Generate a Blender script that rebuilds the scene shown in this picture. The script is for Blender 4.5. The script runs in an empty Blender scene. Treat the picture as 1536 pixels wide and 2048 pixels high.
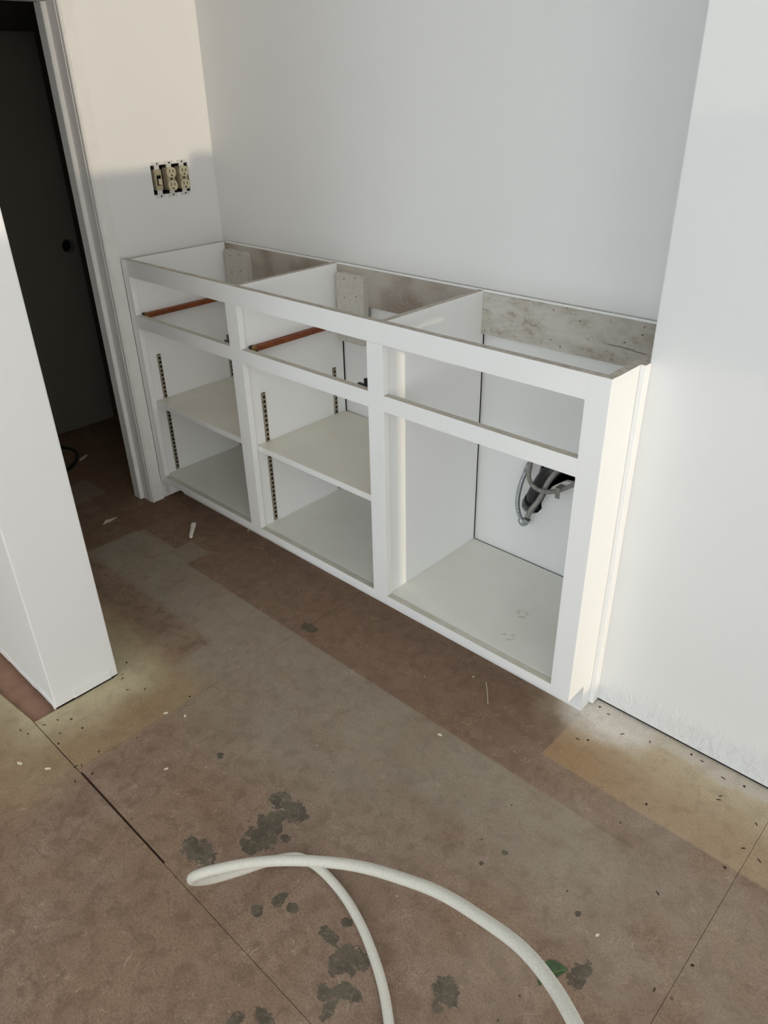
import bpy, bmesh, math, random
from mathutils import Vector, Matrix
random.seed(7)
sc = bpy.context.scene
col = sc.collection

# ------------------------------------------------------------------ camera
def make_camera():
    cam = bpy.data.cameras.new('camera')
    o = bpy.data.objects.new('camera', cam); col.objects.link(o)
    yaw, pit, rol = 0.7629, -0.5198, -0.0211
    f = Vector((-math.sin(yaw)*math.cos(pit), math.cos(yaw)*math.cos(pit), math.sin(pit)))
    r = Vector((math.cos(yaw), math.sin(yaw), 0)); u = r.cross(f)
    c, s = math.cos(rol), math.sin(rol)
    r2 = c*r + s*u; u2 = -s*r + c*u
    m = Matrix((r2, u2, -f)).transposed().to_4x4()
    m.translation = Vector((2.3355, -1.6511, 1.3558))
    o.matrix_world = m
    cam.sensor_fit = 'VERTICAL'; cam.sensor_height = 36.0; cam.sensor_width = 27.0
    cam.lens = 1520.85*36/2048
    cam.clip_start = .02
    sc.camera = o
make_camera()

# ------------------------------------------------------------------ light
WORLD_STRENGTH = 3.05
SUN_STRENGTH = 1.0
SUN_M, SUN_T = 0.16, 0.08            # sun heading: -x, +y slope, -z slope (low evening sun)
w = bpy.data.worlds.new('sky'); sc.world = w; w.use_nodes = True
bg = w.node_tree.nodes['Background']
bg.inputs[1].default_value = WORLD_STRENGTH
# evening sky: warm towards the low sun, turning blue away from it
wt = w.node_tree; tc = wt.nodes.new('ShaderNodeTexCoord'); dt = wt.nodes.new('ShaderNodeVectorMath'); dt.operation = 'DOT_PRODUCT'
dt.inputs[1].default_value = Vector((1, -SUN_M, SUN_T)).normalized()
wt.links.new(tc.outputs['Generated'], dt.inputs[0])
mr = wt.nodes.new('ShaderNodeMapRange'); mr.inputs[1].default_value = -.2; mr.inputs[2].default_value = 1.0; mr.interpolation_type = 'SMOOTHSTEP'
wt.links.new(dt.outputs['Value'], mr.inputs[0])
mx = wt.nodes.new('ShaderNodeMix'); mx.data_type = 'RGBA'
mx.inputs[6].default_value = (.70, .87, 1.0, 1); mx.inputs[7].default_value = (1.0, .97, .92, 1)
wt.links.new(mr.outputs[0], mx.inputs[0]); wt.links.new(mx.outputs[2], bg.inputs[0])
sl = bpy.data.lights.new('sun', 'SUN'); sl.energy = SUN_STRENGTH; sl.color = (1.0, .84, .62); sl.angle = math.radians(.6)
so = bpy.data.objects.new('sun', sl); col.objects.link(so)
so.rotation_euler = Vector((-1, SUN_M, -SUN_T)).to_track_quat('-Z', 'Y').to_euler()
so.location = (8, -1.5, 2)
def portal(name, loc, rot, sx, sy):
    l = bpy.data.lights.new(name, 'AREA'); l.shape = 'RECTANGLE'; l.size = sx; l.size_y = sy
    l.cycles.is_portal = True
    o = bpy.data.objects.new(name, l); col.objects.link(o); o.location = loc; o.rotation_euler = rot
portal('window_portal', (2.15, -4.0, 1.35), (math.radians(90), 0, 0), 3.3, 1.9)
portal('window_portal', (4.2, -2.05, 1.3), (math.radians(90), 0, math.radians(90)), 3.5, 2.0)
sc.view_settings.view_transform = 'Standard'
sc.view_settings.look = 'None'
sc.view_settings.gamma = 1.0
sc.view_settings.use_curve_mapping = False
sc.view_settings.exposure = 0.0
sc.cycles.max_bounces = 8; sc.cycles.diffuse_bounces = 7; sc.cycles.glossy_bounces = 3
sc.cycles.use_denoising = True
sc.cycles.sample_clamp_indirect = 10
sc.cycles.use_adaptive_sampling = True; sc.cycles.adaptive_threshold = .1; sc.cycles.adaptive_min_samples = 16

# ------------------------------------------------------------------ helpers: materials
def lin(c):
    def f(v):
        v /= 255.
        return v/12.92 if v <= .04045 else ((v+.055)/1.055)**2.4
    return (f(c[0]), f(c[1]), f(c[2]), 1)
class NT:
    def __init__(s, name, rough=.6, spec=.3):
        s.m = bpy.data.materials.new(name); s.m.use_nodes = True
        s.t = s.m.node_tree; s.b = s.t.nodes['Principled BSDF']
        s.b.inputs['Roughness'].default_value = rough
        s.b.inputs['Specular IOR Level'].default_value = spec
        s._pos = None
    def n(s, ty, **kw):
        x = s.t.nodes.new(ty)
        for k, v in kw.items(): setattr(x, k, v)
        return x
    def put(s, sock, v):
        if hasattr(v, 'is_linked') or isinstance(v, bpy.types.NodeSocket): s.t.links.new(v, sock)
        elif v is not None: sock.default_value = v
    def geo(s):
        if s._pos is None: s._pos = s.n('ShaderNodeNewGeometry')
        return s._pos
    def pos(s): return s.geo().outputs['Position']
    def xyz(s, v):
        k = s.n('ShaderNodeSeparateXYZ'); s.put(k.inputs[0], v); return k.outputs
    def math(s, op, a, b=None, c=None, clamp=False):
        k = s.n('ShaderNodeMath', operation=op); k.use_clamp = clamp
        s.put(k.inputs[0], a)
        if b is not None: s.put(k.inputs[1], b)
        if c is not None: s.put(k.inputs[2], c)
        return k.outputs[0]
    def noise(s, scale, detail=3, rough=.55, dist=0, vec=None):
        k = s.n('ShaderNodeTexNoise'); s.put(k.inputs['Vector'], vec if vec is not None else s.pos())
        k.inputs['Scale'].default_value = scale; k.inputs['Detail'].default_value = detail
        k.inputs['Roughness'].default_value = rough; k.inputs['Distortion'].default_value = dist
        return k.outputs[0]
    def stretch(s, sx, sy, sz, rz=0):
        k = s.n('ShaderNodeMapping'); s.put(k.inputs[0], s.pos()); k.inputs['Scale'].default_value = (sx, sy, sz)
        k.inputs['Rotation'].default_value = (0, 0, rz)
        return k.outputs[0]
    def ramp(s, v, a, b, smooth=True):
        k = s.n('ShaderNodeMapRange'); k.interpolation_type = 'SMOOTHSTEP' if smooth else 'LINEAR'
        s.put(k.inputs[0], v); s.put(k.inputs[1], a); s.put(k.inputs[2], b)
        return k.outputs[0]
    def mix(s, fac, a, b):
        k = s.n('ShaderNodeMix', data_type='RGBA')
        s.put(k.inputs[0], fac); s.put(k.inputs[6], a); s.put(k.inputs[7], b)
        return k.outputs[2]
    def color(s, c): s.put(s.b.inputs['Base Color'], c)
    def bump(s, h, strength=.2, dist=.002):
        k = s.n('ShaderNodeBump'); k.inputs['Strength'].default_value = strength; k.inputs['Distance'].default_value = dist
        s.put(k.inputs['Height'], h); s.t.links.new(k.outputs[0], s.b.inputs['Normal'])

def plain(name, c, rough=.6, spec=.3, metal=0, nscale=0, namp=.0, bump=0):
    t = NT(name, rough, spec); t.b.inputs['Metallic'].default_value = metal
    if nscale:
        nn = t.noise(nscale, 4)
        d = tuple(max(0, v*(1-namp)) for v in c[:3])+(1,); e = tuple(min(1, v*(1+namp)) for v in c[:3])+(1,)
        t.color(t.mix(t.ramp(nn, .3, .7), d, e))
        if bump: t.bump(nn, bump, .001)
    else: t.color(c)
    return t.m

M = {}
def wall_mat(name, c, base_strip=False):
    t = NT(name, .55, .25)
    big = t.noise(2.2, 2); t.color(t.mix(t.ramp(big, .3, .7), tuple(v*.985 for v in c[:3])+(1,), c))
    if base_strip:
        z = t.xyz(t.pos())[2]
        br = t.noise(55, 2, .6, .8, t.stretch(1, 1, .45))
        t.bump(t.math('MULTIPLY', br, t.ramp(z, .14, .03)), 1.0, .006)
    else:
        t.bump(t.noise(120, 1, .5), .16, .0016)
    return t.m
M['wall'] = wall_mat('white_wall_paint', (.80, .80, .79, 1))
M['wall_r'] = wall_mat('white_wall_paint_brushed_base', (.80, .80, .79, 1), True)
M['trim'] = plain('white_trim_paint', (.78, .77, .75, 1), .4, .4, 0, 20, .02)
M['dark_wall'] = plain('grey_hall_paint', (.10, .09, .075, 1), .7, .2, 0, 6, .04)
M['void'] = plain('cavity_shade_black', (.012, .011, .010, 1), .9, .1, 0, 30, .2)  # near-black colour standing in for shade in gaps and cavities

def cabinet_mat():
    t = NT('white_cabinet_paint', .42, .4)
    nz = t.xyz(t.geo().outputs['Normal'])[2]; z = t.xyz(t.pos())[2]
    nn = t.noise(14, 4, .6)
    up = t.ramp(nz, .6, .9)
    dust = t.mix(t.ramp(nn, .35, .65), lin((190, 186, 170)), lin((204, 200, 186)))
    edge = t.mix(t.ramp(t.noise(60, 4, .7), .35, .65), lin((158, 148, 134)), lin((186, 178, 164)))
    dust = t.mix(t.math('GREATER_THAN', z, .6), dust, t.mix(.55, dust, edge))
    dust = t.mix(t.math('GREATER_THAN', z, .85), dust, edge)
    base = t.mix(t.ramp(t.noise(3, 2), .3, .7), (.875, .88, .87, 1), (.885, .89, .885, 1))
    t.color(t.mix(up, base, dust))
    return t.m
M['cab'] = cabinet_mat()

def shelf_mat(name, a, b, marks=()):
    t = NT(name, .35, .4)
    nz = t.xyz(t.geo().outputs['Normal'])[2]
    c = t.mix(t.ramp(t.noise(5, 4, .6), .3, .7), a, b)
    if marks:
        P = t.xyz(t.pos()); n1 = t.noise(70, 3, .6)
        for (x, y, r) in marks:
            d = t.math('SQRT', t.math('ADD', t.math('POWER', t.math('SUBTRACT', P[0], x), 2.0), t.math('POWER', t.math('SUBTRACT', P[1], y), 2.0)))
            ring = t.math('MULTIPLY', t.ramp(t.math('ABSOLUTE', t.math('SUBTRACT', d, r)), .008, .001), t.ramp(n1, .45, .6))
            c = t.mix(t.math('MULTIPLY', ring, .4), c, lin((130, 124, 108)))
    t.color(t.mix(t.ramp(nz, .6, .9), (.87, .87, .86, 1), c))
    return t.m
M['shelf'] = shelf_mat('cream_shelf_paint', lin((222, 216, 202)), lin((228, 223, 210)))
M['deck'] = shelf_mat('cabinet_bottom_paint', lin((222, 221, 212)), lin((228, 227, 219)), ((1.478, -.227, .014), (1.508, -.324, .008), (1.50, -.335, .012)))

def rail_mat(name, heavy):
    t = NT(name, .7, .2)
    P = t.xyz(t.pos())
    n1 = t.noise(9, 5, .65, .3, t.stretch(1, 1, 2.2)); n2 = t.noise(34, 4, .7, .4, t.stretch(1, 1, 2.0)); n3 = t.noise(120, 2, .6)
    if heavy:
        c = t.mix(t.ramp(n1, .35, .62), lin((206, 203, 195)), lin((186, 181, 170)))
        scuff = t.math('MULTIPLY', t.ramp(n2, .5, .6), t.ramp(n1, .46, .6))
        c = t.mix(t.math('MULTIPLY', scuff, .6), c, lin((146, 132, 116)))
        fleck = t.math('MULTIPLY', t.ramp(t.noise(48, 3, .6, 0, t.stretch(1, 1, 1.6)), .64, .69), t.ramp(t.noise(6, 1), .45, .6))
        c = t.mix(fleck, c, lin((70, 60, 50)))
        far = t.ramp(P[0], 1.25, 1.72)
        c = t.mix(t.math('MULTIPLY', far, .45), c, lin((142, 132, 116)))
        # hairline crack towards the right end
        wob = t.math('MULTIPLY', t.math('SUBTRACT', t.noise(25, 3), .5), .012)
        lz = t.math('ADD', t.math('MULTIPLY', P[0], -.03), .845)
        d = t.math('ABSOLUTE', t.math('SUBTRACT', t.math('ADD', P[2], wob), lz))
        c = t.mix(t.math('MULTIPLY', t.ramp(d, .0022, .0008), t.math('MULTIPLY', t.ramp(P[0], 1.50, 1.53), .6)), c, lin((60, 52, 42)))
    else:
        n4 = t.noise(5, 2, .5)
        c = t.mix(t.ramp(n4, .35, .65), lin((186, 179, 168)), lin((146, 132, 120)))
        c = t.mix(t.math('MULTIPLY', t.ramp(n1, .5, .7), .25), c, lin((130, 114, 100)))
        c = t.mix(t.math('MULTIPLY', t.ramp(n3, .5, .7), .35), c, lin((186, 180, 170)))
    t.color(c)
    return t.m
M['rail_worn'] = rail_mat('scuffed_back_rail', True)
M['rail_dusty'] = rail_mat('dusty_back_rail', False)
M['block'] = plain('sprayed_block', lin((196, 192, 182)), .8, .15, 0, 220, .12, .2)
M['runner'] = plain('reddish_wood_runner', lin((128, 70, 40)), .55, .3, 0, 60, .22)
M['standard'] = plain('dull_metal_standard', lin((156, 146, 130)), .5, .4, .3, 80, .15)
M['black'] = plain('black_plastic', (.012, .012, .012, 1), .4, .4, 0, 40, .2)
M['brass'] = plain('tarnished_brass', lin((150, 120, 70)), .45, .5, .6, 60, .2)
M['abs'] = plain('black_drain_plastic', (.018, .018, .019, 1), .38, .5, 0, 30, .25)
M['steel'] = plain('galvanised_steel', lin((172, 176, 178)), .38, .5, .75, 90, .12)
M['steel_dull'] = plain('dull_galvanised_steel', lin((150, 148, 142)), .5, .5, .55, 90, .12)
M['ivory'] = plain('ivory_plastic', lin((206, 194, 162)), .4, .4, 0, 60, .08)
M['ivory_dark'] = plain('grimy_ivory_plastic', lin((180, 168, 138)), .5, .4, 0, 60, .12)
M['strapm'] = plain('paint_splashed_metal', lin((214, 212, 206)), .5, .4, .1, 150, .08)
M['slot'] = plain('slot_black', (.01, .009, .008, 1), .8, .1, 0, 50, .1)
M['boxm'] = plain('dark_steel_box', (.035, .036, .04, 1), .6, .3, .3, 50, .3)
M['hose'] = plain('dusty_white_hose', lin((212, 208, 196)), .6, .3, 0, 520, .10)
M['leaf'] = plain('green_leaf', lin((66, 86, 54)), .5, .4, 0, 60, .25)
M['stem'] = plain('pale_leaf_rib', lin((120, 140, 92)), .5, .3, 0, 60, .1)
M['scrap'] = plain('white_plastic_scrap', lin((225, 222, 212)), .4, .5, 0, 60, .06)
M['paper'] = plain('torn_paper', lin((205, 196, 178)), .8, .2, 0, 60, .08)
M['chip'] = plain('dried_paint_chip', lin((220, 210, 188)), .6, .3, 0, 90, .1)
M['cable'] = plain('black_cable', (.01, .012, .012, 1), .45, .4, 0, 50, .2)
M['nail'] = plain('dark_nail_head', lin((52, 40, 30)), .6, .4, .2, 90, .25)
M['subfloor'] = plain('reddish_subfloor', lin((150, 118, 100)), .75, .2, 0, 18, .14)
M['door'] = plain('grey_door_paint', (.17, .155, .13, 1), .6, .3, 0, 8, .03)

# floor sheets: brown hardboard with grey skim lanes, overspray and dark smears
def floor_mat():
    t = NT('brown_hardboard_floor', .72, .22)
    X, Y, Z = t.xyz(t.pos())
    wob = t.math('MULTIPLY', t.math('SUBTRACT', t.noise(16, 4, .6), .5), .02)
    wx = t.math('ADD', X, wob); wy = t.math('ADD', Y, wob)
    big = t.noise(2.6, 4, .6); mid = t.noise(11, 5, .65, .4); fine = t.noise(230, 3, .7); blot = t.noise(28, 4, .6, .5)
    c = t.mix(t.ramp(mid, .33, .67), lin((138, 116, 100)), lin((154, 132, 115)))
    c = t.mix(t.math('MULTIPLY', t.ramp(big, .45, .65), .4), c, lin((146, 116, 88)))
    c = t.mix(t.math('MULTIPLY', t.ramp(blot, .42, .66), .45), c, lin((116, 94, 78)))
    c = t.mix(t.math('MULTIPLY', t.ramp(fine, .42, .62), .4), c, lin((112, 90, 74)))
    def box(x0, x1, y0, y1, sx0=.004, sx1=.004, sy0=.004, sy1=.004, wobble=False):
        x = wx if wobble else X; y = wy if wobble else Y
        m = t.math('MULTIPLY', t.ramp(x, x0-sx0, x0+sx0), t.ramp(x, x1+sx1, x1-sx1))
        n = t.math('MULTIPLY', t.ramp(y, y0-sy0, y0+sy0), t.ramp(y, y1+sy1, y1-sy1))
        return t.math('MULTIPLY', m, n)
    def over(mask, k, colr):
        nonlocal c
        c = t.mix(t.math('MULTIPLY', mask, k), c, colr)
    patchy = t.ramp(t.noise(7, 4, .6, .3), .32, .62)
    grey = lin((154, 145, 128))
    # darker bare strip along the cabinet and in the hall
    over(box(-2, 1.735, -.606, .2), .55, lin((124, 98, 80)))
    over(box(-2, .15, -1.1, .3, .004, .02), .5, lin((112, 88, 64)))
    # grey skim-coated lanes, edges left by masking paper
    lane = box(.14, 2.02, -.785, -.606, .003, .12, .02, .003)
    soft = t.math('ADD', t.math('MULTIPLY', patchy, .35), .55)
    over(t.math('MULTIPLY', lane, soft), .85, grey)
    over(box(.345, .45, -.61, -.518, .003, .004, .003, .004), .6, grey)
    over(box(.15, .345, -.606, -.579, .003, .003, .001, .003), .65, grey)
    over(t.math('MULTIPLY', box(.835, 1.62, -.98, -.77, .008, .25, .14, .02, True), soft), .75, grey)
    over(t.math('MULTIPLY', box(1.75, 2.5, -1.1, -.50, .2, .1, .3, .006), patchy), .45, lin((164, 150, 134)))
    over(box(-.36, -.195, -.70, -.53, .004, .004, .004, .004), .5, lin((148, 136, 124)))
    # tan unprotected strip under the right wall
    over(box(1.735, 3.2, -.514, -.2, .004, .05, .004, .01), .75, lin((178, 154, 124)))
    over(box(1.735, 1.90, -.514, -.40, .004, .12, .004, .06), .6, lin((158, 124, 84)))
    # tan and cream overspray round the end of the near wall
    over(box(.2, .985, -1.26, -.9, .1, .012, .002, .05), .55, lin((164, 138, 100)))
    over(box(.2, 1.0, -1.42, -1.262, .1, .06, .06, .002, True), .5, lin((168, 146, 110)))
    def spray(px0, px1, py0, py1, r, k, colr):
        dx = t.math('MAXIMUM', t.math('MAXIMUM', t.math('SUBTRACT', px0, X), t.math('SUBTRACT', X, px1)), 0.0)
        dy = t.math('MAXIMUM', t.math('MAXIMUM', t.math('SUBTRACT', py0, Y), t.math('SUBTRACT', Y, py1)), 0.0)
        d = t.math('SQRT', t.math('ADD', t.math('MULTIPLY', dx, dx), t.math('MULTIPLY', dy, dy)))
        d = t.math('ADD', d, t.math('MULTIPLY', t.math('SUBTRACT', t.noise(9, 3), .5), .10))
        over(t.ramp(d, r, 0), k, colr)
    spray(-.3, .763, -1.21, -1.03, .17, .85, lin((198, 187, 156)))
    spray(1.74, 4, -.28, -.2, .2, .75, lin((204, 190, 162)))
    spray(1.73, 1.86, -.33, -.2, .08, .9, lin((224, 218, 210)))
    spray(1.735, 4, -.30, -.2, .03, .7, lin((206, 198, 186)))
    # grain of the board shows through every coat
    over(t.ramp(fine, .40, .62), .16, lin((96, 78, 62)))
    over(t.ramp(blot, .46, .68), .16, lin((100, 80, 64)))
    # pale fibres showing in the board
    l1 = t.ramp(t.math('ABSOLUTE', t.math('SUBTRACT', t.noise(34, 2, .5, .6), .5)), .011, .003)
    l2 = t.ramp(t.math('ABSOLUTE', t.math('SUBTRACT', t.noise(47, 2, .5, .4, t.stretch(1, 1, 1, 1.1)), .48)), .012, .003)
    fib = t.math('MULTIPLY', t.math('MAXIMUM', t.math('MULTIPLY', l1, t.ramp(t.noise(21, 2), .52, .62)), t.math('MULTIPLY', l2, t.ramp(t.noise(26, 2, .5, 0, t.stretch(1, 1, 1, 2)), .52, .62))), t.ramp(mid, .35, .6))
    over(fib, .5, lin((190, 168, 148)))
    # dark grey-green smears
    rag = t.math('SUBTRACT', t.noise(48, 4, .65, .6), .5)
    tot = None
    blobs = [(1.387, -1.005, .022, .022), (1.436, -1.004, .03, .026), (1.420, -1.030, .014, .018), (1.418, -1.062, .030, .026), (1.430, -1.092, .034, .03), (1.428, -1.118, .022, .018),
             (1.362, -1.197, .040, .026), (1.471, -1.058, .011, .011), (1.549, -1.196, .014, .010), (1.565, -1.154, .012, .016), (1.594, -1.148, .013, .009),
             (1.682, -1.140, .020, .012), (1.738, -1.150, .024, .032), (1.762, -1.132, .020, .014), (1.771, -1.194, .016, .012), (1.752, -1.212, .018, .012), (1.785, -1.180, .022, .010),
             (1.776, -1.224, .012, .02), (1.903, -1.073, .024, .026), (2.056, -.893, .015, .03), (1.674, -1.343, .012, .016), (1.707, -1.307, .022, .012),
             (.992, -.561, .028, .018), (1.189, -1.018, .010, .009), (1.801, -.834, .0055, .005), (1.995, -.797, .0055, .0055), (1.821, -.783, .006, .005), (1.69, -1.10, .012, .010)]
    for (bx, by, rx, ry) in blobs:
        d = t.math('ADD', t.math('POWER', t.math('DIVIDE', t.math('SUBTRACT', X, bx), rx), 2.0), t.math('POWER', t.math('DIVIDE', t.math('SUBTRACT', Y, by), ry), 2.0))
        d = t.math('ADD', t.math('SQRT', d), t.math('MULTIPLY', rag, 2.2))
        mk = t.ramp(d, 1.06, .94)
        tot = mk if tot is None else t.math('MAXIMUM', tot, mk)
    smear = t.mix(t.ramp(blot, .4, .62), lin((64, 64, 55)), lin((92, 88, 75)))
    over(t.math('MULTIPLY', tot, t.ramp(t.noise(85, 4, .7, .8), .2, .52)), .8, smear)
    over(fib, .3, lin((160, 144, 124)))
    # fine dark and pale specks
    v = t.n('ShaderNodeTexVoronoi'); v.inputs['Scale'].default_value = 26; t.put(v.inputs['Vector'], t.pos())
    rnd = t.xyz(v.outputs['Color'])
    sp = t.math('MULTIPLY', t.ramp(v.outputs['Distance'], .085, .05), t.math('GREATER_THAN', rnd[0], .86))
    over(sp, .7, lin((66, 52, 40)))
    sp2 = t.math('MULTIPLY', t.ramp(v.outputs['Distance'], .07, .04), t.math('LESS_THAN', rnd[1], .06))
    over(sp2, .7, lin((196, 184, 164)))
    t.color(c)
    return t.m
M['floor'] = floor_mat()

# ------------------------------------------------------------------ helpers: geometry
def link(name, me, mats, parent=None, loc=(0, 0, 0), kind=None):
    o = bpy.data.objects.new(name, me); col.objects.link(o)
    for m in (mats if isinstance(mats, (list, tuple)) else [mats]): me.materials.append(M[m])
    if parent: o.parent = parent
    o.location = loc
    if kind: o['kind'] = kind
    return o
def wloc(parent):
    v = Vector((0, 0, 0)); p = parent
    while p: v = v + p.location; p = p.parent
    return v
def from_bm(name, bm, mats, parent=None, kind=None, smooth=False, origin=None):
    """bm in world coordinates; the object's origin goes to the centre of its base"""
    bm.normal_update()
    if origin is None:
        lo = Vector((min(v.co[i] for v in bm.verts) for i in range(3))); hi = Vector((max(v.co[i] for v in bm.verts) for i in range(3)))
        origin = Vector(((lo.x+hi.x)/2, (lo.y+hi.y)/2, lo.z))
    else: origin = Vector(origin)
    for v in bm.verts: v.co -= origin
    me = bpy.data.meshes.new(name); bm.to_mesh(me); bm.free()
    if smooth:
        for p in me.polygons: p.use_smooth = True
    return link(name, me, mats, parent, origin - wloc(parent), kind)
def add_box(bm, x0, x1, y0, y1, z0, z1, bev=0, mi=0):
    r = bmesh.ops.create_cube(bm, size=1)
    vs = r['verts']
    for v in vs:
        v.co = Vector(((x0+x1)/2+v.co.x*(x1-x0), (y0+y1)/2+v.co.y*(y1-y0), (z0+z1)/2+v.co.z*(z1-z0)))
    fs = set(f for v in vs for f in v.link_faces)
    for f in fs: f.material_index = mi
    if bev:
        es = list(set(e for v in vs for e in v.link_edges))
        bmesh.ops.bevel(bm, geom=es, offset=bev, segments=2, affect='EDGES', profile=.5, clamp_overlap=True)
def box(name, x0, x1, y0, y1, z0, z1, mat, parent=None, bev=.0012, kind=None):
    bm = bmesh.new(); add_box(bm, x0, x1, y0, y1, z0, z1, bev)
    return from_bm(name, bm, mat, parent, kind)
def boxes(name, lst, mat, parent=None, bev=0, kind=None):
    bm = bmesh.new()
    for b in lst: add_box(bm, *b, bev)
    return from_bm(name, bm, mat, parent, kind)
def plate(loops, to3, depth):
    """filled outline with holes: loops of 2-D points (first outer), to3 maps 2-D to world, depth = extrusion vector"""
    bm = bmesh.new(); es = []
    for lp in loops:
        vs = [bm.verts.new(to3(*p)) for p in lp]
        for i in range(len(vs)): es.append(bm.edges.new((vs[i], vs[(i+1) % len(vs)])))
    bmesh.ops.triangle_fill(bm, use_beauty=True, edges=es)
    r = bmesh.ops.extrude_face_region(bm, geom=bm.faces[:])
    bmesh.ops.translate(bm, vec=Vector(depth), verts=[g for g in r['geom'] if isinstance(g, bmesh.types.BMVert)])
    bmesh.ops.recalc_face_normals(bm, faces=bm.faces[:])
    return bm
def catmull(pts, n=8):
    P = [Vector(p) for p in pts]; out = []
    for i in range(len(P)-1):
        p0 = P[max(i-1, 0)]; p1 = P[i]; p2 = P[i+1]; p3 = P[min(i+2, len(P)-1)]
        for k in range(n):
            t = k/n
            out.append(.5*((2*p1)+(-p0+p2)*t+(2*p0-5*p1+4*p2-p3)*t*t+(-p0+3*p1-3*p2+p3)*t**3))
    out.append(P[-1]); return out
def resample(path, step):
    out = [path[0]]; acc = 0
    for a, b in zip(path, path[1:]):
        L = (b-a).length; d = step-acc
        while d <= L:
            out.append(a.lerp(b, d/L)); d += step
        acc = (acc+L) % step
    out.append(path[-1]); return out
def tube(bm, path, rad, seg=12, cap=True, mi=0):
    """rad: number or function of index"""
    rf = rad if callable(rad) else (lambda i: rad)
    N = len(path); prev = None; rings = []
    t0 = (path[1]-path[0]).normalized()
    up = Vector((0, 0, 1)) if abs(t0.z) < .9 else Vector((1, 0, 0))
    nrm = t0.cross(up).normalized()
    for i, p in enumerate(path):
        t = (path[min(i+1, N-1)]-path[max(i-1, 0)]).normalized()
        nrm = (nrm - t*nrm.dot(t)).normalized(); b = t.cross(nrm)
        rings.append([bm.verts.new(p+(nrm*math.cos(a)+b*math.sin(a))*rf(i)) for a in [2*math.pi*k/seg for k in range(seg)]])
    for r0, r1 in zip(rings, rings[1:]):
        for k in range(seg):
            f = bm.faces.new((r0[k], r0[(k+1) % seg], r1[(k+1) % seg], r1[k])); f.smooth = True; f.material_index = mi
    if cap:
        f = bm.faces.new(rings[0][::-1]); f.material_index = mi
        f = bm.faces.new(rings[-1]); f.material_index = mi
    return rings
def empty(name, loc, label=None, cat=None, group=None, kind=None):
    o = bpy.data.objects.new(name, None); col.objects.link(o); o.location = loc
    o.empty_display_size = .05
    if label: o['label'] = label; o['category'] = cat
    if group: o['group'] = group
    if kind: o['kind'] = kind
    return o
def tag(o, label, cat, group=None):
    o['label'] = label; o['category'] = cat
    if group: o['group'] = group
    return o

# ------------------------------------------------------------------ dimensions (metres)
W = 1.7297; F = -.4085; H = .870
S1, S2, S3, S4, S5, S6 = .0477, .5503, .6018, 1.1013, 1.1528, 1.679
ZTR, ZDR, ZDB, ZB, ZF = .818, .694, .653, .105, .080
YR = -.2755; WR = 1.7365
CX, CY0, CY1 = .763, -1.2034, -1.032
TOP = 2.45

# ------------------------------------------------------------------ the room
def st(o, label, cat='wall'):
    o['kind'] = 'structure'; o['label'] = label; o['category'] = cat
    return o
# wall behind the cabinet, with the torn hole for the drain
HOLE = [(1.352, .395), (1.357, .432), (1.372, .462), (1.42, .474), (1.466, .452), (1.470, .428), (1.463, .404), (1.434, .400), (1.398, .372), (1.383, .346), (1.369, .309), (1.372, .292), (1.358, .272), (1.345, .265), (1.330, .268), (1.318, .262), (1.305, .274), (1.307, .296), (1.325, .335)]
st(from_bm('wall_back', plate([[(0, .0), (WR, .0), (WR, TOP), (0, TOP)], HOLE], lambda x, z: (x, 0, z), (0, .012, 0)), 'wall'), 'tall white painted wall behind the open cabinet')
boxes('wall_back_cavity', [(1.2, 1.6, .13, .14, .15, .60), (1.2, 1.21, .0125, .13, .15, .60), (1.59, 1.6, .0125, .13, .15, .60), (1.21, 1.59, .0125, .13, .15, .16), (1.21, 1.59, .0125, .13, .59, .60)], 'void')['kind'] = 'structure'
# wall on the right, standing proud of the recess, gap under it filled near-black as painted shade
bm = bmesh.new(); add_box(bm, WR, 4.2, YR, .03, .006, TOP, .003)
st(from_bm('wall_right', bm, 'wall_r'), 'white wall to the right of the cabinet with brushed paint at its foot')
wr = bpy.data.objects['wall_right']; box('foot_gap_shade', WR+.004, 4.19, YR+.004, .02, .0003, .0058, 'void', wr, 0)
# wall on the left with the cut-out for the electrical box and the door opening
EB = (-.243, -.105, 1.0385, 1.1255)
oct_hole = [(EB[0], EB[2]), (EB[1], EB[2]), (EB[1], EB[3]), (EB[0], EB[3])]
JY = -.446
st(from_bm('wall_left', plate([[(JY, 0), (.05, 0), (.05, TOP), (CY1, TOP), (CY1, 1.58), (JY, 1.58)], oct_hole], lambda y, z: (0, y, z), (-.085, 0, 0)), 'wall'), 'white wall left of the cabinet with three devices in it')
# end of the wall nearest the camera on the left
bm = bmesh.new(); add_box(bm, -2.2, CX, CY0, CY1, .004, TOP, .003)
wn = st(from_bm('wall_front', bm, 'wall'), 'end of the white partition wall in the left foreground')
box('foot_gap_shade', -2.19, CX-.002, CY0+.004, CY1-.002, .0003, .0036, 'void', wn, 0)  # near-black filler, shade painted into the gap under the partition
# patched strip at its foot and the ragged drywall edge
box('patch_strip', CX, CX+.0025, -1.155, -1.052, .006, .030, 'wall', wn, .0008)
bm = bmesh.new()
pts = [(-.3, .0)]
x = -.3; top = []
while x < CX-.01:
    top.append((x, .018+.010*random.random())); x += .012+.02*random.random()
top.append((CX-.004, .016))
prof = [(-.3, .006)] + [(px, .006+.005*random.random()) for px, _ in top[1:-1]] + [(CX-.004, -.001)] + top[::-1]
from_bm('torn_drywall_edge', plate([prof], lambda x, z: (x, CY0-.003, z), (0, .004, 0)), 'wall', wn)
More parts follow.
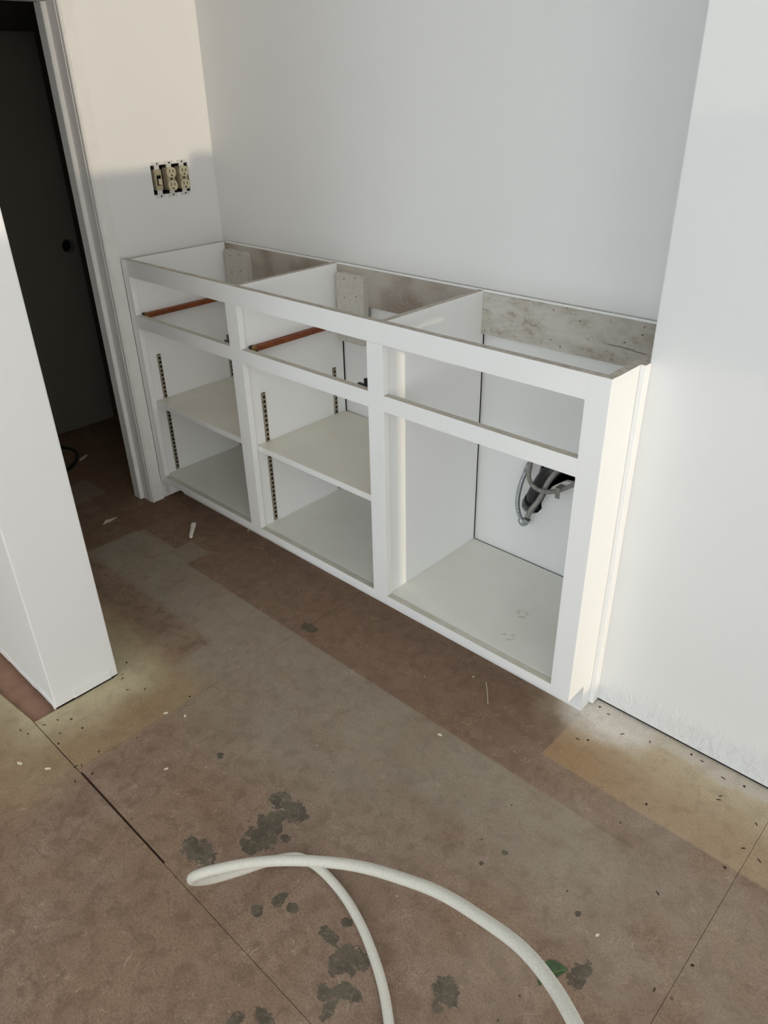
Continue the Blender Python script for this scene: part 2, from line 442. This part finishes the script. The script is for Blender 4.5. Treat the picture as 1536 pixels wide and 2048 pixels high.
# rest of the room, out of frame: ceiling, wall with openings shaped for the sun patches, glazed wall behind the camera
st(box('ceiling', -2.2, 4.3, -4.1, .5, TOP, TOP+.1, 'wall', bev=0), 'plain white ceiling', 'ceiling')
def grid_wall(name, axis, a0, a1, z0, z1, holes, c0, c1, mat, label):
    As = sorted(set([a0, a1]+[h for q in holes for h in q[:2]])); Zs = sorted(set([z0, z1]+[h for q in holes for h in q[2:]]))
    bm = bmesh.new()
    for p, q in zip(As, As[1:]):
        for r, s in zip(Zs, Zs[1:]):
            if any(h[0]-1e-6 <= p and q <= h[1]+1e-6 and h[2]-1e-6 <= r and s <= h[3]+1e-6 for h in holes): continue
            if axis == 'y': add_box(bm, c0, c1, p, q, r, s)
            else: add_box(bm, p, q, c0, c1, r, s)
    return st(from_bm(name, bm, mat), label)
SUN_HOLES = [(-.85, -.29, .25, 1.078), (-1.15, -.765, 1.455, 2.25), (-.765, -.64, 1.487, 2.25), (-1.92, -1.55, 1.38, 2.25), (-3.9, -2.0, .3, 2.35)]
grid_wall('wall_sun_openings', 'y', -4.0, YR, 0, TOP, SUN_HOLES, 4.2, 4.3, 'wall', 'unseen white wall on the right, its openings shaped to place the sun patches')
grid_wall('wall_behind', 'x', -2.2, 4.3, 0, TOP, [(.5, 2.1, .4, 2.3), (2.2, 3.8, .4, 2.3)], -4.1, -4.0, 'wall', 'white wall with wide window openings behind the camera')
st(box('wall_far_left', -2.3, -2.2, -4.1, CY0, 0, TOP, 'wall', bev=0), 'white wall out of frame on the left')
# dark hall beyond the door opening
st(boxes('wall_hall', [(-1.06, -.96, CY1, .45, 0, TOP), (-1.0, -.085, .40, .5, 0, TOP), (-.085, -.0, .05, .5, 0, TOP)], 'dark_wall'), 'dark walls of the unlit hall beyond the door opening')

# floor: four hardboard sheets and the bare strip by the near wall
fl = st(box('floor', -2.3, 4.3, -4.1, .5, -.06, -.0122, 'subfloor', bev=0), 'brown hardboard floor with grey patches, overspray and dark smears', 'floor')
def sheet(poly):
    return from_bm('floor_sheet', plate([poly], lambda x, y: (x, y, -.012), (0, 0, .012)), 'floor', fl)
g = .0004
sheet([(.982+g, -.0), (2.182-g, 0), (2.182-g, -1.2607), (1.335, -1.2607), (1.332, -1.2572), (.993, -1.2562), (.990, -1.2607), (.982+g, -1.2607)])
sheet([(-.95, .4), (.982-g, .4), (.982-g, -1.26), (CX, -1.26), (CX, CY1-.01), (-.95, CY1-.01)])
sheet([(2.182+g, 0), (4.2, 0), (4.2, -1.2607), (2.182+g, -1.2607)])
sheet([(-2.2, -1.262), (.60, -1.2745), (.75, -1.262), (3.2, -1.2615), (3.2, -4.0), (-2.2, -4.0)])
sheet([(3.203, -1.262), (4.2, -1.262), (4.2, -4.0), (3.203, -4.0)])
# nail heads and staples driven into the sheets
NAILS = [[1.758, -.293], [1.786, -.301], [1.842, -.337], [1.792, -.408], [1.772, -.421], [1.901, -.317], [1.988, -.289], [2.014, -.292], [2.068, -.307], [2.111, -.299], [2.083, -.359], [2.084, -.371], [1.976, -.485], [2.166, -.379], [2.168, -.454], [2.158, -.521], [2.202, -.461], [2.086, -.66], [2.192, -.746], [2.162, -.829], [.798, -1.218], [.821, -1.194], [.79, -1.248], [.789, -1.288], [.873, -1.253], [.763, -1.295], [.845, -1.235], [.869, -1.19], [.832, -1.046], [.783, -1.032], [.735, -.992], [.969, -1.259], [.975, -1.248], [1.016, -1.244], [1.008, -1.281], [.863, -1.014], [.972, -.952], [.967, -1.201]]
bm = bmesh.new()
for i, (x, y) in enumerate(NAILS):
    a = random.uniform(0, 3.14); L, B = (random.uniform(.0038, .0058), .0013) if i % 3 else (.0033, .0025)
    n = 8; vs = []
    for k in range(n):
        q = 2*math.pi*k/n; u, v = L*math.cos(q), B*math.sin(q)
        vs.append((x+u*math.cos(a)-v*math.sin(a), y+u*math.sin(a)+v*math.cos(a)))
    lo = [bm.verts.new((p[0], p[1], -.001)) for p in vs]; hi = [bm.verts.new((p[0], p[1], .0006)) for p in vs]
    bm.faces.new(hi)
    for k in range(n): bm.faces.new((lo[k], lo[(k+1) % n], hi[(k+1) % n], hi[k]))
from_bm('nail_heads', bm, 'nail', fl, 'stuff')

# door trim: casing, jamb and stop on the left wall
tr = empty('trim_1', (-.04, -.44, 0), 'white door casing and jamb left of the cabinet', 'door trim', kind='structure')
def prism_z(name, poly, z0, z1, mat, parent, bev=0):
    bm = plate([poly], lambda x, y: (x, y, z0), (0, 0, z1-z0))
    return from_bm(name, bm, mat, parent)
prism_z('casing', [(0, -.4095), (.0125, -.4095), (.0125, -.442), (.0105, -.4445), (.0125, -.447), (.0145, -.4495), (.0145, -.453), (.0115, -.4555), (0, -.4555)], .003, 1.66, 'trim', tr)
prism_z('jamb', [(-.0, -.447), (.0, -.457), (-.094, -.457), (-.094, -.447)], .002, 1.60, 'trim', tr)
prism_z('door_stop', [(-.048, -.457), (-.049, -.469), (-.051, -.471), (-.090, -.471), (-.092, -.469), (-.092, -.457)], .002, 1.552, 'trim', tr)
box('head_jamb', -.094, 0, CY1, -.457, 1.565, 1.60, 'trim', tr, .001)
box('head_stop', -.092, -.048, CY1, -.471, 1.553, 1.566, 'trim', tr, .001)
box('head_casing', 0, .0125, CY1, -.41, 1.575, 1.66, 'trim', tr, .001)

# bored slab door standing in the dark hall
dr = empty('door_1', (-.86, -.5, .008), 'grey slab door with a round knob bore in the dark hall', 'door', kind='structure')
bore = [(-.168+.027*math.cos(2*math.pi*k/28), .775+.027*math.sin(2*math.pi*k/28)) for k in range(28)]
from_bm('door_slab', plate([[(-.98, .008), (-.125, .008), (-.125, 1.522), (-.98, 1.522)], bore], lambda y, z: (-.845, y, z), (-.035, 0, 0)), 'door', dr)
box('bore_shade_plate', -.886, -.881, -.21, -.126, .73, .82, 'void', dr, 0)  # near-black plate that paints the shade inside the knob bore

# ------------------------------------------------------------------ the cabinet
cab = empty('base_cabinet', (.87, -.2, 0), 'long white built-in base cabinet with three open bays and no top', 'cabinet')
T = .019
def part(name, *a, mat='cab', bev=.0012, parent=cab): return box(name, *a, mat, parent, bev)
part('stile', .0140, S1, F, F+T, ZF, H); part('stile', S6, W, F, F+T, ZF-.001, H, bev=.0007)
part('stile', S2, S3, F, F+T, ZB, ZTR, bev=.0006); part('stile', S4, S5, F, F+T, ZB, ZTR, bev=.0006)
part('top_rail', S1, S6, F, F+T, ZTR, H, bev=.0006)
for a, b in ((S1, S2), (S3, S4), (S5, S6)): part('drawer_rail', a, b, F, F+T, ZDB, ZDR, bev=.0006)
part('bottom_rail', S1, S6, F, F+T, ZF, ZB, bev=.0008)
# carcass
part('end_panel', .0145, .0325, F+T, -.018, .02, H-.002)
part('partition', .5775, .5965, F+T, -.007, ZF+.006, H-.002); part('partition', 1.128, 1.147, F+T, -.007, ZF+.006, H-.002)
def end_panel_right():
    poly = [(F+T, ZF), (-.337, ZF), (-.337, .0), (-.004, .0), (-.004, H-.001), (F+T, H-.001)]
    return from_bm('end_panel', plate([poly], lambda y, z: (1.7105, y, z), (.0190, 0, 0)), 'cab', cab)
end_panel_right()
box('scribe_strip', W, WR+.0045, YR-.024, YR-.0005, .004, H, 'cab', cab, .0015)
box('toe_kick', .0325, 1.7103, -.337, -.320, 0, ZF, 'cab', cab, .0008)
for a, b in ((.0328, .5772), (.5968, 1.1277), (1.1473, 1.7102)):
    box('bottom_panel', a, b, F+T+.0012, -.006, ZF+.006, ZB-.0004, 'deck', cab, .0012)
# black strips standing in for shade in the gaps along the wall
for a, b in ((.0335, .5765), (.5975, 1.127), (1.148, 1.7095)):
    e_ = box('gap_shade_strip', a, b, -.0058, -.0008, ZB-.012, ZB-.003, 'slot', cab, 0); e_['label'] = 'black strip painting the shade in the gap along the wall'
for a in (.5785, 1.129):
    e_ = box('gap_shade_strip', a, a+.0165, -.0068, -.0008, ZB+.001, .752, 'slot', cab, 0); e_['label'] = 'black strip painting the shade in the gap along the wall'
# adjustable shelves
SH = .388
box('shelf', .0345, .5755, -.386, -.014, SH-.019, SH, 'shelf', cab, .0015)
box('shelf', .5985, 1.126, -.386, -.014, SH-.019, SH, 'shelf', cab, .0015)
# slotted metal standards
def standard(x, side, y, z0, z1):
    bm = bmesh.new(); wd, th = .0135, .0030
    xa, xb = (x, x+th*side); x0, x1 = min(xa, xb), max(xa, xb)
    xi = (x, x+.0012*side); i0, i1 = min(xi), max(xi)
    add_box(bm, i0, i1, y-wd/2, y+wd/2, z0, z1, 0, 1)
    add_box(bm, x0, x1, y-wd/2, y-wd/2+.0040, z0, z1); add_box(bm, x0, x1, y+wd/2-.0012, y+wd/2, z0, z1)
    z = z0+.003
    while z < z1-.004:
        add_box(bm, x0, x1, y-wd/2+.0040, y+wd/2-.0012, z, z+.0068); z += .0152
    return from_bm('shelf_standard', bm, ['standard', 'slot'], cab)
for (x, side) in ((.0325, 1), (.5965, 1), (.5775, -1), (1.128, -1)):
    for y in (-.344, -.052):
        standard(x, side, y, .108, .546)
# back rails and drawer-guide blocks
for a, b, m in ((.0325, .5775, 'rail_dusty'), (.5965, 1.128, 'rail_dusty'), (1.147, 1.7103, 'rail_worn')):
    box('back_rail', a, b, -.018, -.0006, .755, H-.006, m, cab, .001)
box('back_ledge', .0325, 1.7103, -.0125, -.0035, H-.006, H+.0005, 'cab', cab, .0008)
def rounded(u0, u1, z0, z1, r, seg=5):
    out = []
    for cx, cz, a0 in ((u1-r, z1-r, 0), (u0+r, z1-r, 90), (u0+r, z0+r, 180), (u1-r, z0+r, 270)):
        for k in range(seg+1):
            a = math.radians(a0+90*k/seg); out.append((cx+r*math.cos(a), cz+r*math.sin(a)))
    return out
for u0, u1 in ((.050, .172), (.612, .728)):
    b = from_bm('guide_block', plate([rounded(u0, u1, .637, .848, .010)], lambda x, z: (x, -.018, z), (0, -.020, 0)), 'block', cab)
    b['label'] = 'grey sprayed block with screw heads at the back'
    for sx in (.3, .72):
        for sz in (.83, .775):
            bm = bmesh.new(); bmesh.ops.create_cone(bm, segments=10, radius1=.0028, radius2=.0022, depth=.002, cap_ends=True,
                                  matrix=Matrix.Translation((u0+sx*(u1-u0), -.0385, sz+.01*(sx > .5))) @ Matrix.Rotation(math.pi/2, 4, 'X'))
            from_bm('screw_head', bm, 'standard', b)
# single drawer runners with roller brackets, black end guides on the right of each drawer opening
def runner(x0, zt):
    r = box('drawer_runner', x0, x0+.020, -.366, -.020, zt-.015, zt, 'runner', cab, .002); r['label'] = 'reddish brown wooden drawer runner'
    bm = bmesh.new(); add_box(bm, x0-.002, x0+.024, -.384, -.366, zt-.014, zt-.010, .0006)
    add_box(bm, x0+.002, x0+.012, -.380, -.366, zt-.010, zt+.002, .001)
    k = from_bm('runner_bracket', bm, 'black', r)
    bm = bmesh.new(); bmesh.ops.create_cone(bm, segments=16, radius1=.007, radius2=.007, depth=.008, cap_ends=True,
        matrix=Matrix.Translation((x0+.017, -.372, zt-.004)) @ Matrix.Rotation(math.pi/2, 4, 'Y'))
    from_bm('roller', bm, 'brass', r)
runner(.0345, .694); runner(.5985, .696)
for xr in (S2, S4):
    bm = bmesh.new(); add_box(bm, xr-.056, xr-.004, F+T+.0015, F+T+.010, ZDR-.006, ZDR+.002, .001); add_box(bm, xr-.034, xr-.024, F+T+.002, F+T+.010, ZDR+.002, ZDR+.018, .001)
    g_ = from_bm('drawer_guide', bm, 'black', cab); g_['label'] = 'small black drawer guide'

# ------------------------------------------------------------------ electrical devices in the left wall
bx_ = boxes('electrical_box', [(-.062, -.060, EB[0]+.002, EB[1]-.002, EB[2]+.002, EB[3]-.002), (-.062, -.004, EB[0]+.0005, EB[0]+.0025, EB[2]+.001, EB[3]-.001), (-.062, -.004, EB[1]-.0025, EB[1]-.0005, EB[2]+.001, EB[3]-.001),
                              (-.062, -.004, EB[0]+.001, EB[1]-.001, EB[2]+.0005, EB[2]+.0025), (-.062, -.004, EB[0]+.001, EB[1]-.001, EB[3]-.0025, EB[3]-.0005)], 'boxm')
tag(bx_, 'open dark three-gang electrical box set in the left wall', 'electrical box')
def oval(cu, cv, r, flat, n=28):
    return [(cu+max(-flat*99, r*math.cos(2*math.pi*k/n)), cv+max(-flat, min(flat, r*math.sin(2*math.pi*k/n)))) for k in range(n)]
def strap(parent, cu, tilt=0):
    bm = bmesh.new(); zc = 1.082
    add_box(bm, -.001, .0022, cu-.0165, cu+.0165, zc+.043, zc+.0525, .0006); add_box(bm, -.001, .0022, cu-.0165, cu+.0165, zc-.0525, zc-.043, .0006)
    add_box(bm, -.002, .001, cu-.009, cu+.009, zc-.045, zc+.045, .0004)
    s = from_bm('mounting_strap', bm, 'strapm', parent)
    for dz in (.0475, -.0475):
        bm = bmesh.new(); bmesh.ops.create_cone(bm, segments=10, radius1=.0026, radius2=.0022, depth=.0016, cap_ends=True, matrix=Matrix.Translation((.003, cu+.002, zc+dz)) @ Matrix.Rotation(math.pi/2, 4, 'Y'))
        from_bm('screw', bm, 'slot', s)
def duplex(cu, label):
    zc = 1.082; o = empty('duplex_outlet', (.0, cu, zc-.05), label, 'outlet')
    strap(o, cu)
    from_bm('outlet_body', plate([rounded(cu-.0145, cu+.0145, zc-.034, zc+.034, .006)], lambda y, z: (-.02, y, z), (.026, 0, 0)), 'ivory_dark', o)
    for s in (1, -1):
        f = from_bm('outlet_face', plate([oval(cu, zc+s*.0195, .0172, .0145)], lambda y, z: (.006, y, z), (.006, 0, 0)), 'ivory', o)
        bm = bmesh.new(); z0 = zc+s*.0195
        add_box(bm, .0112, .0124, cu-.0075, cu-.0052, z0-.0005, z0+.0085); add_box(bm, .0112, .0124, cu+.0052, cu+.0075, z0-.0005, z0+.0075)
        bmesh.ops.create_cone(bm, segments=12, radius1=.0027, radius2=.0027, depth=.0012, cap_ends=True, matrix=Matrix.Translation((.0118, cu, z0-.0085)) @ Matrix.Rotation(math.pi/2, 4, 'Y'))
        from_bm('slots', bm, 'slot', f)
    bm = bmesh.new(); bmesh.ops.create_cone(bm, segments=12, radius1=.0028, radius2=.0024, depth=.003, cap_ends=True, matrix=Matrix.Translation((.0075, cu, zc)) @ Matrix.Rotation(math.pi/2, 4, 'Y'))
    from_bm('centre_screw', bm, 'slot', o)
duplex(-.176, 'ivory duplex outlet in the middle of the three-gang box, next to the switch')
duplex(-.1285, 'ivory duplex outlet nearest the corner of the left and back walls')
sw = empty('light_switch', (0, -.221, 1.03), 'grimy ivory toggle switch at the left end of the three-gang box', 'switch')
strap(sw, -.221)
box('switch_body', -.02, .0045, -.234, -.208, 1.052, 1.113, 'ivory_dark', sw, .002)
sf = box('switch_plate', .004, .0062, -.2285, -.2135, 1.066, 1.096, 'slot', sw, .001)
box('toggle', .0055, .0125, -.2255, -.2155, 1.0685, 1.086, 'ivory', sw, .0015)

# ------------------------------------------------------------------ drain pipe and flexible conduits in the right bay
bm = bmesh.new()
pp = catmull([(1.418, .060, .466), (1.402, .012, .432), (1.376, -.002, .392), (1.350, -.001, .335), (1.338, .012, .298)], 8)
tube(bm, pp, .0225, 24)
dp = tag(from_bm('drain_pipe', bm, 'abs', smooth=False), 'black plastic drain pipe in the torn wall hole behind the right bay', 'pipe')
bm = bmesh.new(); tube(bm, [Vector((1.340, .008, .306)), Vector((1.335, .016, .288))], .027, 24)
from_bm('hub', bm, 'abs', dp)
def ribbed(name, pts, r, mat, label, ends=()):
    path = resample(catmull(pts, 12), .00125)
    bm = bmesh.new(); tube(bm, path, lambda i: r*(1.0 if (i % 4) in (0, 1) else .74), 14)
    o = from_bm(name, bm, mat); tag(o, label, 'conduit')
    return o
c1 = ribbed('flexible_conduit', [(1.3315, -.030, .413), (1.321, -.033, .377), (1.3145, -.034, .340), (1.3125, -.034, .305), (1.318, -.033, .274), (1.329, -.032, .254)], .0066, 'steel', 'short bright steel conduit hanging lowest, with an open collar on top')
def collar(parent, a, b, r, mat, hollow=True):
    bm = bmesh.new(); A, B = Vector(a), Vector(b)
    tube(bm, [A, A.lerp(B, .5), B], r, 18)
    o = from_bm('collar', bm, mat, parent)
    if hollow:
        d = (B-A).normalized(); bm = bmesh.new(); tube(bm, [B-d*.001, B+d*.0004], r*.72, 14); from_bm('bore', bm, 'slot', o)
collar(c1, (1.3305, -.030, .409), (1.3385, -.029, .431), .0085, 'steel')
bm = bmesh.new(); pth = catmull([(1.326, -.032, .256), (1.334, -.033, .2455), (1.343, -.032, .250), (1.3475, -.031, .262)], 6)
tube(bm, pth, .0095, 18); from_bm('elbow_fitting', bm, 'steel', c1)
c2 = ribbed('flexible_conduit', [(1.3475, -.030, .270), (1.358, -.033, .298), (1.374, -.034, .325), (1.386, -.033, .352), (1.395, -.033, .380), (1.407, -.034, .408), (1.422, -.033, .434), (1.436, -.016, .452), (1.443, .025, .458)], .0076, 'steel_dull', 'grey ribbed conduit running diagonally across the black drain pipe')
c3 = ribbed('flexible_conduit', [(1.349, -.036, .462), (1.346, -.040, .430), (1.349, -.045, .402), (1.362, -.049, .386), (1.385, -.051, .378), (1.412, -.049, .380), (1.440, -.042, .390), (1.468, -.026, .408), (1.490, .006, .424)], .0068, 'steel_dull', 'grey ribbed conduit sweeping right in front of the drain pipe')
bm = bmesh.new(); add_box(bm, 1.438, 1.451, -.053, -.049, .372, .405, .001); add_box(bm, 1.438, 1.451, -.053, -.027, .402, .405, .0008)
from_bm('strap_clip', bm, 'steel_dull', c3)

# ------------------------------------------------------------------ hose on the floor
hp = [(2.62, -1.45, .016), (2.50, -1.38, .20), (2.36, -1.30, .40), (2.25, -1.235, .455), (2.186, -1.202, 0.452), (2.133, -1.169, 0.434), (2.073, -1.145, 0.415), (2.0, -1.132, 0.386), (1.927, -1.126, 0.357), (1.855, -1.131, 0.326), (1.782, -1.143, 0.295), (1.713, -1.166, 0.266), (1.649, -1.198, 0.241), (1.591, -1.229, 0.21), (1.543, -1.26, 0.181), (1.52, -1.278, 0.166), (1.502, -1.285, 0.145), (1.491, -1.276, 0.117), (1.49, -1.242, 0.085), (1.496, -1.188, 0.056), (1.508, -1.128, 0.034), (1.525, -1.08, 0.014), (1.553, -1.066, .0095), (1.594, -1.063, .0092), (1.658, -1.071, .009), (1.723, -1.091, .009), (1.785, -1.12, .009), (1.83, -1.147, .009), (1.869, -1.177, .009), (1.898, -1.203, .009), (1.93, -1.26, .009), (1.95, -1.36, .009), (2.0, -1.6, .009)]
bm = bmesh.new(); tube(bm, resample(catmull(hp, 8), .006), .0088, 16)
tag(from_bm('hose', bm, 'hose', smooth=False), 'dusty white hose looping off the floor in the foreground', 'hose')

# ------------------------------------------------------------------ litter on the floor
def flake(name, pts, z0, th, mat, curl=0, parent=None):
    n = len(pts); cx = sum(p[0] for p in pts)/n; cy = sum(p[1] for p in pts)/n
    bm = bmesh.new()
    def ring(k, z): return [bm.verts.new((cx+(p[0]-cx)*k, cy+(p[1]-cy)*k, z0+z+curl*k*k*(.5+.5*math.sin(i*1.7)))) for i, p in enumerate(pts)]
    lo = ring(1, 0); hi = ring(1, th); mid = ring(.5, th); cl = bm.verts.new((cx, cy, z0+th)); cb = bm.verts.new((cx, cy, z0))
    for i in range(n):
        j = (i+1) % n
        bm.faces.new((lo[i], lo[j], hi[j], hi[i])); bm.faces.new((hi[i], hi[j], mid[j], mid[i])); bm.faces.new((mid[i], mid[j], cl)); bm.faces.new((lo[j], lo[i], cb))
    bmesh.ops.recalc_face_normals(bm, faces=bm.faces[:])
    return from_bm(name, bm, mat, parent)
lf = flake('leaf', [(2.005, -.945), (2.0, -.93), (2.000, -.918), (2.003, -.906), (2.009, -.9025), (2.022, -.900), (2.037, -.8985), (2.035, -.909), (2.030, -.922), (2.022, -.936), (2.015, -.956), (2.009, -.952)], .0003, .0008, 'leaf', .0015)
lf = tag(lf, 'torn green leaf lying on the floor by the raised hose', 'leaf')
bm = bmesh.new(); tube(bm, [Vector((2.006, -.948, .0016)), Vector((2.017, -.925, .0017)), Vector((2.035, -.9005, .0020))], .0006, 6); from_bm('midrib', bm, 'stem', lf)
# crumpled nozzle-shaped plastic scrap
bm = bmesh.new()
tube(bm, [Vector(p) for p in ((.330, -.508, .007), (.318, -.497, .009), (.296, -.477, .010), (.278, -.461, .0115), (.272, -.455, .010), (.266, -.450, .006), (.254, -.439, .004))], lambda i: (.0055, .0072, .0082, .0098, .0088, .0038, .0022)[i], 9)
for v in bm.verts: v.co += Vector((random.uniform(-1, 1), random.uniform(-1, 1), random.uniform(-.3, 1)))*.0014
for f in bm.faces: f.smooth = False
for v in bm.verts: v.co.z = max(v.co.z, .0004)
tag(from_bm('plastic_scrap', bm, 'scrap'), 'crumpled white plastic scrap on the floor before the left bay', 'scrap')
tag(flake('paper_scrap', [(.021, -.664), (.010, -.650), (-.004, -.640), (-.002, -.626), (.010, -.606), (.014, -.604), (.012, -.618), (.016, -.632), (.022, -.648)], .0004, .0012, 'paper', .006), 'torn paper scrap on the floor beside the near wall', 'scrap')
tag(flake('paper_scrap', [(-.525, -.468), (-.545, -.452), (-.562, -.430), (-.575, -.412), (-.552, -.414), (-.534, -.436)], .0004, .0012, 'paper', .006), 'pale torn scrap on the dark hall floor', 'scrap')
bm = bmesh.new()
tube(bm, catmull([(-.75, -.60, .007), (-.745, -.50, .007), (-.700, -.446, .007), (-.634, -.430, .007), (-.565, -.456, .007), (-.500, -.512, .007), (-.47, -.60, .007), (-.50, -.72, .007)], 8), .0065, 10)
tag(from_bm('cable', bm, 'cable'), 'black cable curling over the dark hall floor', 'cable')
CH = [((.865, -1.342), .012, 'flat dried paint drip left of the pale chip pair, below the near wall'), ((.929, -1.305), .010, 'brightest dried paint chip below the near wall'), ((.978, -1.026), .010, 'pale round paint drip right of the near wall'),
      ((1.13, -1.123), .008, 'small pale paint chip right of the dark floor gap'), ((2.043, -.81), .006, 'small white chip on the floor right of the hose'), ((1.022, -1.0), .007, 'small oval paint drip furthest right beside the near wall'),
      ((1.462, -.415), .005, 'small white chip on the floor below the right bay'), ((1.525, -.628), .008, 'pale round drip on the grey floor lane'), ((.435, -.345), .008, 'white plaster crumb at the foot of the cabinet')]
for (x, y), r, lab in CH:
    a0 = random.uniform(0, 3); n = 9; el = random.uniform(.45, .8)
    pts = []
    for k in range(n):
        q = 2*math.pi*k/n; rr = .75*r*random.uniform(.7, 1.1); u, v = rr*math.cos(q), rr*el*math.sin(q)
        pts.append((x+u*math.cos(a0)-v*math.sin(a0), y+u*math.sin(a0)+v*math.cos(a0)))
    tag(flake('paint_chip', pts, .0002, .0009, 'chip', .0008), lab, 'chip')
# thin straw on the floor under the right bay
bm = bmesh.new(); tube(bm, catmull([(1.497, -.408, .001), (1.520, -.434, .0016), (1.549, -.470, .001)], 6), .0009, 6)
tag(from_bm('straw', bm, 'chip'), 'thin pale straw on the floor in front of the right bay', 'straw')
